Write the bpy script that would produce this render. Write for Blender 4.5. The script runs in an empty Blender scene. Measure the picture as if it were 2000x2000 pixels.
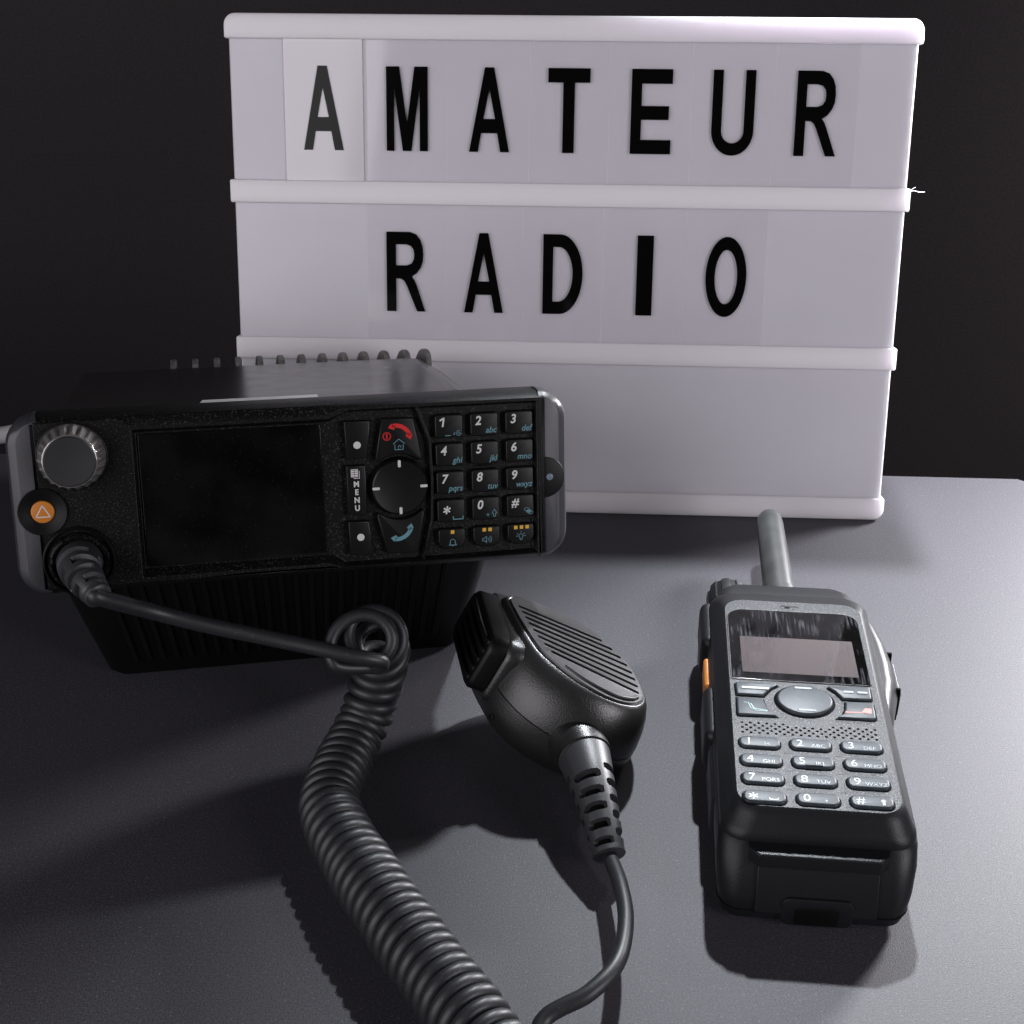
import bpy, bmesh, math, random
from mathutils import Vector, Matrix, Euler
from mathutils.geometry import tessellate_polygon
random.seed(4)
SC = bpy.context.scene
COL = SC.collection
MM = 0.001
pi = math.pi
WORLD = {}

# ------------------------------------------------------------------ helpers
def put(o, parent=None, mat=None):
    """link o; mat = its world matrix (defaults to the parent's)"""
    if o.name not in COL.objects: COL.objects.link(o)
    W = mat if mat is not None else (WORLD[parent] if parent else Matrix())
    WORLD[o] = W
    if parent:
        o.parent = parent
        o.matrix_local = WORLD[parent].inverted() @ W
    else:
        o.matrix_local = W
    return o

def root(name, label, cat, mat, group=None):
    o = bpy.data.objects.new(name, None); o.empty_display_size = .01
    put(o, None, mat)
    o['label'] = label; o['category'] = cat
    if group: o['group'] = group
    return o

def tag(o, label=None, cat=None, group=None, kind=None):
    for k, v in (('label', label), ('category', cat), ('group', group), ('kind', kind)):
        if v: o[k] = v
    return o

def mk(name, verts, faces, material, parent=None, mat=None, bevel=0, seg=3, smooth=True, angle=32, sub=0, label=None):
    me = bpy.data.meshes.new(name)
    me.from_pydata([Vector(v) * MM for v in verts], [], faces)
    bm = bmesh.new(); bm.from_mesh(me)
    bmesh.ops.remove_doubles(bm, verts=bm.verts, dist=1e-7)
    bmesh.ops.recalc_face_normals(bm, faces=bm.faces)
    for e in bm.edges:
        if len(e.link_faces) == 2 and e.calc_face_angle(0) > math.radians(angle): e.smooth = False
    for f in bm.faces: f.smooth = smooth
    bm.to_mesh(me); bm.free()
    me.materials.append(material)
    o = bpy.data.objects.new(name, me)
    put(o, parent, mat)
    if bevel:
        b = o.modifiers.new('bevel', 'BEVEL'); b.width = bevel * MM; b.segments = seg
        b.limit_method = 'ANGLE'; b.angle_limit = math.radians(30); b.harden_normals = True
        for e in me.edges: e.use_edge_sharp = False
    if sub:
        s = o.modifiers.new('sub', 'SUBSURF'); s.levels = sub; s.render_levels = sub
    if label: o['label'] = label
    return o

class G:
    """collects geometry (mm)"""
    def __init__(s): s.v = []; s.f = []
    def add(s, v, f):
        n = len(s.v); s.v += [tuple(p) for p in v]; s.f += [tuple(i + n for i in q) for q in f]; return s
    def loft(s, rings, cap0=True, cap1=True):
        n = len(rings[0]); v = [p for r in rings for p in r]; f = []
        for k in range(len(rings) - 1):
            for i in range(n):
                j = (i + 1) % n
                f.append((k*n+i, k*n+j, (k+1)*n+j, (k+1)*n+i))
        if cap0: f.append(tuple(range(n))[::-1])
        if cap1: f.append(tuple(range((len(rings)-1)*n, len(rings)*n)))
        return s.add(v, f)
    def box(s, x0, x1, y0, y1, z0, z1):
        v = [(x0,y0,z0),(x1,y0,z0),(x1,y1,z0),(x0,y1,z0),(x0,y0,z1),(x1,y0,z1),(x1,y1,z1),(x0,y1,z1)]
        return s.add(v, [(0,3,2,1),(4,5,6,7),(0,1,5,4),(1,2,6,5),(2,3,7,6),(3,0,4,7)])
    def holes(s, outer, holes, fn):
        """flat fill of outer minus holes; fn maps (a,b) -> xyz"""
        loops = [outer] + holes
        pts = [p for l in loops for p in l]
        tris = tessellate_polygon([[Vector((p[0], p[1], 0)) for p in l] for l in loops])
        return s.add([fn(*p) for p in pts], [tuple(t) for t in tris])
    def wall(s, la, lb):
        n = len(la); return s.add(list(la) + list(lb), [(i, (i+1) % n, n + (i+1) % n, n + i) for i in range(n)])
    def tube(s, pts, rad, n=14, cap=True, fn=None):
        P = [Vector(p) for p in pts]; m = len(P)
        T = [(P[min(i+1, m-1)] - P[max(i-1, 0)]).normalized() for i in range(m)]
        u = T[0].orthogonal().normalized(); rings = []
        for i in range(m):
            u = (u - T[i] * u.dot(T[i])).normalized(); w = T[i].cross(u)
            r = rad[i] if isinstance(rad, (list, tuple)) else rad
            ring = []
            for k in range(n):
                a = 2*pi*k/n; rr = r if fn is None else fn(i, k, a, r)
                ring.append(P[i] + u*(rr*math.cos(a)) + w*(rr*math.sin(a)))
            rings.append(ring)
        return s.loft(rings, cap, cap)
    def stroke(s, pl, w, fn, closed=False):
        P = [Vector(p) for p in pl]
        if closed: P = P + [P[0]]
        for a, b in zip(P[:-1], P[1:]):
            d = (b - a)
            if d.length < 1e-6: continue
            d.normalize(); n = Vector((-d.y, d.x)) * w / 2; e = d * w * .3
            q = [a - e - n, b + e - n, b + e + n, a - e + n]
            s.add([fn(p.x, p.y) for p in q], [(0,1,2,3)])
        return s
    def poly(s, pl, fn): return s.add([fn(*p) for p in pl], [tuple(range(len(pl)))])
    def mk(s, name, material, parent=None, mat=None, **k): return mk(name, s.v, s.f, material, parent, mat, **k)

def rrect(x0, x1, y0, y1, r, n=6):
    if not isinstance(r, (list, tuple)): r = [r]*4      # corners: br, tr, tl, bl
    out = []
    for (cx, cy, a0, rr) in ((x1-r[0], y0+r[0], -90, r[0]), (x1-r[1], y1-r[1], 0, r[1]), (x0+r[2], y1-r[2], 90, r[2]), (x0+r[3], y0+r[3], 180, r[3])):
        for k in range(n+1):
            a = math.radians(a0 + 90*k/n); out.append((cx + rr*math.cos(a), cy + rr*math.sin(a)))
    return out
def circ(cx, cy, r, n=40, ry=None): return [(cx + r*math.cos(2*pi*k/n), cy + (ry or r)*math.sin(2*pi*k/n)) for k in range(n)]
def arc(cx, cy, r, a0, a1, n=10, ry=None):
    return [(cx + r*math.cos(math.radians(a0+(a1-a0)*k/n)), cy + (ry or r)*math.sin(math.radians(a0+(a1-a0)*k/n))) for k in range(n+1)]
def spline(P, per=8, closed=False):
    P = [Vector(p) for p in P]; out = []; n = len(P)
    rng = range(n) if closed else range(n-1)
    for i in rng:
        g = (lambda k: P[k % n]) if closed else (lambda k: P[min(max(k, 0), n-1)])
        a, b, c, d = g(i-1), g(i), g(i+1), g(i+2)
        for k in range(per):
            t = k/per
            out.append(.5*((2*b) + (c-a)*t + (2*a-5*b+4*c-d)*t*t + (3*b-a-3*c+d)*t**3))
    if not closed: out.append(P[-1])
    return out
def inset(loop, d):
    """push a CCW loop inward by d"""
    n = len(loop); out = []
    for i in range(n):
        a, b, c = Vector(loop[i-1]), Vector(loop[i]), Vector(loop[(i+1) % n])
        u, v = (b-a), (c-b)
        if u.length < 1e-6: u = v
        if v.length < 1e-6: v = u
        u = u.normalized(); v = v.normalized()
        n1 = Vector((-u.y, u.x)); n2 = Vector((-v.y, v.x)); m = (n1+n2)
        m = m / max(.35, m.length_squared/2) if m.length else n1
        out.append(tuple(b + m*d))
    return out
XZ = lambda y: (lambda a, b: (a, y, b))
XY = lambda z: (lambda a, b: (a, b, z))
def slab(loop, h0, h1, plane='XY', bev=0.4, steps=3):
    """raised key: walls from h0, rounded shoulder, top at h1. plane XY: up = +z ; plane XZ: front = -y (h measured toward viewer)"""
    m = (lambda p, h: (p[0], p[1], h)) if plane == 'XY' else (lambda p, h: (p[0], -h, p[1]))
    rings = [[m(p, h0) for p in loop]]
    for k in range(steps+1):
        a = k/steps*pi/2
        L = inset(loop, bev*(1-math.cos(a)))
        rings.append([m(p, h1 - bev + bev*math.sin(a)) for p in L])
    return G().loft(rings)

def text(name, s, size, material, parent, mat, at, plane='XZ', h=0, shear=0, bold=0, sx=1, align='LEFT', label=None):
    cu = bpy.data.curves.new(name, 'FONT'); cu.body = s; cu.size = size; cu.shear = shear; cu.offset = bold
    cu.align_x = align; cu.resolution_u = 4
    t = bpy.data.objects.new('tmp', cu); COL.objects.link(t)
    dg = bpy.context.evaluated_depsgraph_get()
    me = bpy.data.meshes.new_from_object(t.evaluated_get(dg))
    bpy.data.objects.remove(t)
    g = []
    for v in me.vertices:
        x, y = v.co.x*sx + at[0], v.co.y + at[1]
        v.co = Vector((x, -h, y))*MM if plane == 'XZ' else Vector((x, y, h))*MM
    me.materials.clear(); me.materials.append(material); me.name = name
    o = bpy.data.objects.new(name, me); put(o, parent, mat)
    if label: o['label'] = label
    return o

# ------------------------------------------------------------------ materials
def material(name, base, rough=.5, metal=0, spec=.5, bump=0, bscale=2000, coat=0, sss=0, sssr=(1,1,1), sscale=.01, var=0, vscale=60, trans=0, emit=0, rvar=0, fleck=0, fscale=1200, fpos=.66):
    m = bpy.data.materials.new(name); m.use_nodes = True
    nt = m.node_tree; b = nt.nodes['Principled BSDF']; L = nt.links.new
    if not isinstance(base, (list, tuple)): base = (base,)*3
    b.inputs['Base Color'].default_value = (*base, 1)
    b.inputs['Roughness'].default_value = rough; b.inputs['Metallic'].default_value = metal
    b.inputs['Specular IOR Level'].default_value = spec
    b.inputs['Coat Weight'].default_value = coat
    b.inputs['Transmission Weight'].default_value = trans
    if sss:
        b.inputs['Subsurface Weight'].default_value = sss; b.inputs['Subsurface Radius'].default_value = sssr
        b.inputs['Subsurface Scale'].default_value = sscale
    tc = nt.nodes.new('ShaderNodeTexCoord')
    def noise(sc, det=2):
        n = nt.nodes.new('ShaderNodeTexNoise'); n.inputs['Scale'].default_value = sc; n.inputs['Detail'].default_value = det
        L(tc.outputs['Object'], n.inputs['Vector']); return n
    col = None
    if var:
        n0 = noise(vscale, 3); n = nt.nodes.new('ShaderNodeMapRange'); n.inputs[1].default_value = .36; n.inputs[2].default_value = .64; L(n0.outputs['Fac'], n.inputs[0]); mx = nt.nodes.new('ShaderNodeMix'); mx.data_type = 'RGBA'
        mx.inputs[6].default_value = (*[c*(1-var) for c in base], 1); mx.inputs[7].default_value = (*[min(1, c*(1+var)) for c in base], 1)
        L(n.outputs[0], mx.inputs[0]); col = mx.outputs[2]
    if fleck:
        n = noise(fscale, 1); r = nt.nodes.new('ShaderNodeValToRGB')
        r.color_ramp.elements[0].position = fpos; r.color_ramp.elements[1].position = fpos + .10
        r.color_ramp.elements[0].color = (0,0,0,1); r.color_ramp.elements[1].color = (fleck,)*3 + (1,)
        L(n.outputs['Fac'], r.inputs[0])
        mx = nt.nodes.new('ShaderNodeMix'); mx.data_type = 'RGBA'; mx.blend_type = 'ADD'; mx.inputs[0].default_value = 1
        if col: L(col, mx.inputs[6])
        else: mx.inputs[6].default_value = (*base, 1)
        L(r.outputs[0], mx.inputs[7]); col = mx.outputs[2]
    if col: L(col, b.inputs['Base Color'])
    if rvar:
        n = noise(vscale*1.7, 4); mp = nt.nodes.new('ShaderNodeMapRange')
        mp.inputs['To Min'].default_value = rough - rvar; mp.inputs['To Max'].default_value = rough + rvar
        L(n.outputs['Fac'], mp.inputs[0]); L(mp.outputs[0], b.inputs['Roughness'])
    if bump:
        n = noise(bscale, 2); bp = nt.nodes.new('ShaderNodeBump'); bp.inputs['Strength'].default_value = bump
        bp.inputs['Distance'].default_value = min(.0003, .25/bscale)
        L(n.outputs['Fac'], bp.inputs['Height']); L(bp.outputs[0], b.inputs['Normal'])
    return m

PAPER = material('black_craft_paper', (.042, .0400, .0485), .58, spec=.5, bump=1.0, bscale=2400, var=.42, vscale=1700, fleck=.06, fscale=1100)
BACKP = material('backdrop_paper', (.021, .018, .020), .8, spec=.3, bump=.4, bscale=900, var=.15, vscale=500)
WHITE = material('white_translucent_plastic', (.82, .785, .835), .38, spec=.5, sss=.85, sssr=(1, .95, .97), sscale=.010, bump=.03, bscale=300)
PANELW = material('white_diffuser_panel', (.72, .69, .77), .30, spec=.5, sss=.5, sssr=(1, .92, .96), sscale=.012, var=.03, vscale=12)
INK = material('black_printed_ink', .003, .07, spec=.14)
PLAST = material('black_textured_plastic', .003, .42, spec=.22, bump=.7, bscale=2200, fleck=.035, fscale=1800, fpos=.60, rvar=.06)
PLASTS = material('satin_black_plastic', .0025, .42, spec=.24, bump=.1, bscale=2600, rvar=.05)
PLCAP = material('dark_grey_rubberised_plastic', (.034, .034, .039), .38, bump=.3, bscale=2600, fleck=.02, fscale=1800)
METALB = material('black_painted_aluminium', .010, .23, bump=.10, bscale=2500, fleck=.09, fscale=1300, rvar=.05)
METALP = material('polished_lid_plate', .012, .16, bump=.02, bscale=2500, rvar=.03)
GLASSB = material('black_display_glass', .0035, .13, spec=.5, rvar=.07, vscale=60, var=.5, fleck=.02, fscale=1400, fpos=.68)
KEYB = material('black_key_rubber', .004, .38, spec=.3, bump=.06, bscale=1500)
DEEP = material('deep_black_recess', .002, .9, spec=.1)
LEGEND = material('white_key_legend', .55, .5)
TEAL = material('teal_key_legend', (.10, .24, .28), .5)
RED = material('red_key_legend', (.55, .012, .012), .45)
YEL = material('yellow_key_legend', (.62, .36, .03), .5)
ORANGE = material('orange_button_plastic', (.50, .17, .018), .40, bump=.05)
KNOBM = material('smoky_knob_plastic', (.26, .25, .24), .20, spec=.9, metal=.5, coat=.5)
KNOBF = material('matte_knob_face', (.012, .012, .014), .55, bump=.1)
FIN = material('grey_anodised_fin', (.17, .17, .16), .5, metal=.2, var=.3, vscale=300)
TAPE = material('white_paper_label', .55, .55, var=.05, vscale=200)
RUBBER = material('black_cable_rubber', (.016, .0165, .019), .46, bump=.2, bscale=2500, fleck=.03, fscale=1300, rvar=.06)
BOOTM = material('grey_black_strain_relief', (.030, .031, .034), .45, bump=.3, bscale=1500)
MICB = material('pebbled_black_plastic', .011, .34, bump=.65, bscale=2000, rvar=.04, spec=.7)
WALK = material('grained_handset_plastic', (.010, .0118, .0145), .46, bump=1.0, bscale=1900, spec=.36, var=.6, vscale=1800, fleck=.11, fscale=1700, fpos=.58)
WALKS = material('smooth_handset_plastic', (.007, .0075, .009), .42, bump=.6, bscale=2200, spec=.32)
WKEY = material('blue_grey_key_rubber', (.022, .031, .038), .46, spec=.36, bump=.04, bscale=2000, var=.25, vscale=250)
WLEG = material('pale_key_legend', (.40, .44, .45), .35)
WRED = material('coral_key_legend', (.75, .16, .12), .4)
WGRN = material('pale_green_key_legend', (.25, .42, .36), .4)
LCD = material('grey_lcd_panel', (.085, .068, .068), .65, spec=.12)
ANT = material('antenna_rubber', (.045, .048, .048), .36, bump=.12, bscale=900, var=.2, vscale=90)

def outer(nt, fr):
    ge = nt.nodes.new('ShaderNodeNewGeometry'); sub = nt.nodes.new('ShaderNodeMath'); sub.operation = 'SUBTRACT'; sub.inputs[0].default_value = 1
    mul = nt.nodes.new('ShaderNodeMath'); mul.operation = 'MULTIPLY'
    nt.links.new(ge.outputs['Backfacing'], sub.inputs[1]); nt.links.new(sub.outputs[0], mul.inputs[0]); nt.links.new(fr.outputs[0], mul.inputs[1])
    return mul.outputs[0]
def streaked_glass():
    m = material('smeared_display_window', (.012, .014, .017), .12, spec=.5, rvar=.04)
    nt = m.node_tree; b = nt.nodes['Principled BSDF']; L = nt.links.new
    tc = nt.nodes.new('ShaderNodeTexCoord'); mp = nt.nodes.new('ShaderNodeMapping')
    mp.inputs['Rotation'].default_value = (0, 0, math.radians(-18)); mp.inputs['Scale'].default_value = (1100, 60, 1)
    n = nt.nodes.new('ShaderNodeTexNoise'); n.inputs['Scale'].default_value = 1; n.inputs['Detail'].default_value = 5
    n2 = nt.nodes.new('ShaderNodeTexNoise'); n2.inputs['Scale'].default_value = 95; n2.inputs['Detail'].default_value = 2
    L(tc.outputs['Object'], mp.inputs[0]); L(mp.outputs[0], n.inputs['Vector']); L(tc.outputs['Object'], n2.inputs['Vector'])
    r = nt.nodes.new('ShaderNodeValToRGB'); r.color_ramp.elements[0].position = .50; r.color_ramp.elements[1].position = .85; r.color_ramp.elements[1].color = (.6, .6, .6, 1)
    r2 = nt.nodes.new('ShaderNodeValToRGB'); r2.color_ramp.elements[0].position = .44; r2.color_ramp.elements[1].position = .62
    L(n.outputs['Fac'], r.inputs[0]); L(n2.outputs['Fac'], r2.inputs[0])
    mu = nt.nodes.new('ShaderNodeMath'); mu.operation = 'MULTIPLY'; L(r.outputs[0], mu.inputs[0]); L(r2.outputs[0], mu.inputs[1])
    d = nt.nodes.new('ShaderNodeBsdfDiffuse'); d.inputs[0].default_value = (.15, .15, .17, 1)
    tr = nt.nodes.new('ShaderNodeBsdfTransparent')
    gl = nt.nodes.new('ShaderNodeBsdfGlossy'); gl.inputs['Roughness'].default_value = .05
    fr = nt.nodes.new('ShaderNodeFresnel'); fr.inputs['IOR'].default_value = 1.5
    m1 = nt.nodes.new('ShaderNodeMixShader'); L(outer(nt, fr), m1.inputs[0]); L(tr.outputs[0], m1.inputs[1]); L(gl.outputs[0], m1.inputs[2])
    m2 = nt.nodes.new('ShaderNodeMixShader'); L(mu.outputs[0], m2.inputs[0]); L(m1.outputs[0], m2.inputs[1]); L(d.outputs[0], m2.inputs[2])
    L(m2.outputs[0], nt.nodes['Material Output'].inputs['Surface'])
    return m
SMEAR = streaked_glass()

def clear_card(name, tint, alpha, rough):
    m = bpy.data.materials.new(name); m.use_nodes = True; nt = m.node_tree; nt.nodes.clear(); L = nt.links.new
    out = nt.nodes.new('ShaderNodeOutputMaterial'); tr = nt.nodes.new('ShaderNodeBsdfTransparent')
    tr.inputs[0].default_value = (*tint, 1)
    gl = nt.nodes.new('ShaderNodeBsdfGlossy'); gl.inputs['Roughness'].default_value = rough; gl.inputs[0].default_value = (1, 1, 1, 1)
    fr = nt.nodes.new('ShaderNodeFresnel'); fr.inputs['IOR'].default_value = 1.5
    d = nt.nodes.new('ShaderNodeBsdfDiffuse'); d.inputs[0].default_value = (.80, .78, .82, 1)
    a = nt.nodes.new('ShaderNodeMixShader'); a.inputs[0].default_value = alpha; L(tr.outputs[0], a.inputs[1]); L(d.outputs[0], a.inputs[2])
    b = nt.nodes.new('ShaderNodeMixShader'); L(outer(nt, fr), b.inputs[0]); L(a.outputs[0], b.inputs[1]); L(gl.outputs[0], b.inputs[2])
    L(b.outputs[0], out.inputs[0]); return m
CARD = clear_card('clear_acetate', (.997, .995, .995), .03, .06)
CARD_GLARE = clear_card('milky_acetate', (.985, .985, .985), .7, .08)  # clear card; white mixed into its colour for the light it reflects

# ------------------------------------------------------------------ setting
def setting():
    o = slab([(-900, -300), (236, -300), (262, 590), (248, 601), (-900, 664)], -6, 0, bev=.25).mk('table', PAPER)
    tag(o, kind='structure')
    # curved backdrop: one sheet from below the table up behind the sign
    prof = [(1250, -400), (1250, 1300)]
    o = G().box(-1800, 1800, 1050, 1060, -500, 1500).mk('backdrop', BACKP)
    tag(o, kind='structure')
setting()

# ------------------------------------------------------------------ light box sign
SIGN = Matrix.Translation((.02241, .56776, 0)) @ Matrix.Rotation(math.radians(-2.874), 4, 'Z') @ Matrix.Rotation(math.radians(-13.708), 4, 'X')
def lightbox():
    r = root('cinema_light_box', 'white three-row light box sign leaning back behind the radios', 'light box', SIGN)
    # case behind the message panels
    sec = rrect(-149, 149, 1.2, 44, [3.2, 3.2, 3.2, 3.2], 6)
    G().loft([[(x, y, z) for x, y in sec] for z in (3, 217)]).mk('case', WHITE, r)
    for z0, z1 in ((9.2, 70.8), (79.2, 140.8), (149.2, 210.8)):
        G().box(-148.0, 148.0, .75, 2.4, z0, z1).mk('message_panel', PANELW, r, bevel=.3)
    def rail(z0, z1, end):
        rr = {'top': [.9, 5, 5, .9], 'bottom': [5, .9, .9, 5], '': [.9]*4}[end]
        rings = []
        for y, d in ((-1.15, .75), (-1.1, .4), (-.85, .14), (-.5, .02), (.1, 0), (45.0, 0), (45.6, .5)):
            rings.append([(x, y, z) for x, z in rrect(-150.0+d, 150.0-d, z0+d, z1-d, [max(.15, q-d) for q in rr], 6)])
        G().loft(rings).mk('rail', WHITE, r)
    rail(0, 10.2, 'bottom'); rail(70, 80, ''); rail(140, 150, ''); rail(209.6, 220, 'top')
    # hair of moulding flash on the right end of the upper middle rail
    G().tube([(150, 4, 148.6), (152.5, 4, 149.0), (154.6, 4, 148.4), (157, 4, 148.5)], .16, 5).mk('moulding_flash', WHITE, r)
    G().tube([(150.6, 4, 148.9), (152.2, 4, 150.2), (152.9, 4, 150.4)], .14, 5).mk('moulding_flash', WHITE, r)
    return r
BOX = lightbox()

def letter_loops(ch, w, h, s):
    """outline loops (outer, holes) of a condensed grotesque capital in a w x h box, stem s, lower left at 0,0"""
    if ch == 'I': return [[(0,0),(w,0),(w,h),(0,h)]], []
    if ch == 'T':
        c = w/2; q = s*.56
        return [[(c-q,0),(c+q,0),(c+q,h-6),(w,h-6),(w,h),(0,h),(0,h-6),(c-q,h-6)]], []
    if ch == 'E':
        return [[(0,0),(w,0),(w,6),(s,6),(s,14.4),(w-1.2,14.4),(w-1.2,20.2),(s,20.2),(s,29.4),(w,29.4),(w,h),(0,h)]], []
    if ch == 'A':
        c = w/2; t = 2.0
        out = [(0,0),(3.9,0),(5.3,8.0),(w-5.3,8.0),(w-3.9,0),(w,0),(c+t,h),(c-t,h)]
        return [out], [[(6.3,14.0),(w-6.3,14.0),(c,26.6)]]
    if ch == 'M':
        return [[(0,0),(3.4,0),(3.4,26.6),(7.1,0),(10.9,0),(14.6,26.6),(14.6,0),(w,0),(w,h),(12.4,h),(9.0,11.6),(5.8,h),(0,h)]], []
    if ch == 'U':
        r = w/2
        return [[(0,h)] + arc(r, 10.2, r, 180, 360, 20, 10.4) + [(w,h),(w-s,h)] + arc(r, 10.2, r-s, 360, 180, 20, 5.2) + [(s,h)]], []
    if ch == 'O':
        return [circ(w/2, h/2, w/2, 48, h/2)], [circ(w/2, h/2, w/2-4.1, 40, h/2-5.7)]
    if ch == 'D':
        r = w*.58
        out = [(0,0),(w-r,0)] + arc(w-r, h/2, r, -90, 90, 26, h/2)[1:-1] + [(w-r,h),(0,h)]
        ri = r - s
        hole = [(s,5.6),(w-r-.4,5.6)] + arc(w-r-.4, h/2, ri+.4, -90, 90, 24, h/2-5.6)[1:-1] + [(w-r-.4,h-5.6),(s,h-5.6)]
        return [out], [hole]
    if ch == 'R':
        out = [(0,0),(s,0),(s,14.8),(6.6,14.6)] + [(8.0,13.6),(9.2,11.2),(13.7,0),(w+.6,0),(13.6,11.6),(12.6,13.9),(11.4,15.6)]
        out += [(13.6,17.2),(15.4,19.6),(16.4,22.4),(16.6,25.4),(16.3,29.0),(15.3,32.0),(13.4,34.4),(10.6,35.4),(9,h),(0,h)]
        hole = [(s,20.6),(9.2,20.6),(11.2,21.4),(12.3,23.2),(12.5,25.4),(12.2,27.6),(11.0,29.2),(9.0,29.9),(s,29.9)]
        return [out], [hole]

names = ['A','M','A','T','E','U','R']
row1 = [(-124.4,-89.9),(-88.0,-53.3),(-53.1,-17.2),(-16.9,17.6),(17.9,53.1),(53.5,88.7),(89.0,124.0)]
let1 = [(-116.3,17.6),(-79.6,18.2),(-43.3,17.6),(-9.0,18.2),(27.1,17.6),(62.1,18.2),(98.1,17.4)]
labs1 = ['milky white card with the first letter A, leftmost in the upper row',
  'clear card with the letter M, second in the upper row of the sign',
  'clear card with the letter A between the M and T cards of the upper row',
  'clear card with the letter T in the middle of the upper row',
  'clear card with the letter E, right of the T card in the upper row',
  'clear card with the letter U, between the E and R cards in the upper row',
  'clear card with the letter R, rightmost in the upper row']
row2 = [(-88.9,-53.7),(-53.5,-19.2),(-19.0,16.3),(17.0,53.0),(53.3,88.8)]
let2 = [(-80.3,16.8),(-45.3,17.6),(-9.9,17.8),(32.0,7.2),(62.7,18.1)]
labs2 = ['clear card with the letter R, leftmost in the lower row',
  'clear card with the letter A, second in the lower row of the sign',
  'clear card with the letter D in the middle of the lower row',
  'clear card with the letter I, a plain black bar, in the lower row',
  'clear card with the letter O, rightmost in the lower row']
def cards():
    for row, lets, chs, labs, zc, zl in ((row1, let1, names, labs1, (147.5, 212), 163.1), (row2, let2, ['R','A','D','I','O'], labs2, (77.5, 142), 92.7)):
        for i, ((x0, x1), (lx, lw), ch, lab) in enumerate(zip(row, lets, chs, labs)):
            first = (row is row1 and i == 0)
            tilt = {(1,0):(.0, .0)}.get((1 if row is row1 else 2, i), (random.uniform(-.12,.12), random.uniform(-.25,.25)))
            cx, cz = (x0+x1)/2, zc[0]
            Mx = SIGN @ Matrix.Translation((cx*MM, .15*MM, cz*MM)) @ Matrix.Rotation(math.radians(tilt[0]), 4, 'X') @ Matrix.Rotation(math.radians(tilt[1]*.5), 4, 'Z')
            r = root('letter_card', lab, 'letter card', Mx, 'letter cards on the light box')
            w = x1 - x0
            # sheet, very slightly bowed
            nx = 8; v = []; f = []
            for side, yo in ((0, -.12), (1, .18)):
                for a in range(2):
                    for k in range(nx+1):
                        t = k/nx; bow = (0 if first else -.12)*math.sin(pi*t)
                        v.append((-w/2 + w*t, yo + bow, a*(zc[1]-zc[0])))
            N = nx+1
            for k in range(nx):
                f.append((k, k+1, N+k+1, N+k)); f.append((2*N+k, 3*N+k, 3*N+k+1, 2*N+k+1))
                f.append((k, 2*N+k, 2*N+k+1, k+1)); f.append((N+k, N+k+1, 3*N+k+1, 3*N+k))
            f.append((0, N, 3*N, 2*N)); f.append((nx, 2*N+nx, 3*N+nx, N+nx))
            mk('acetate_sheet', v, f, CARD_GLARE if first else CARD, r)
            h = 35.5 if row is row1 else 35.4
            s = 4.3 if ch in 'UIOR' else 4.5
            outs, hs = letter_loops(ch, lw, h, s)
            off = lx - cx; zo = zl - zc[0]
            g = G()
            fn = lambda a, b: (a + off, -.45, b + zo)
            g.holes(outs[0], hs, fn)
            o = g.mk('printed_letter', INK, r, smooth=False)
cards()

# ------------------------------------------------------------------ mobile radio
PM = Matrix.Translation((-.070394, .406678, .096242)) @ Matrix(((.97542304, -.21964036, -.01755013, 0), (.2162579, .93904718, .26725067, 0), (-.04221863, -.26447781, .96346721, 0), (0, 0, 0, 1)))
RB = Matrix.Translation((-.0875, .4455, 0)) @ Matrix.Rotation(math.radians(8.8), 4, 'Z')
MR = root('mobile_radio', 'black mobile two-way radio with blank display and keypad, tilted up on its base', 'two-way radio', RB)

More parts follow.
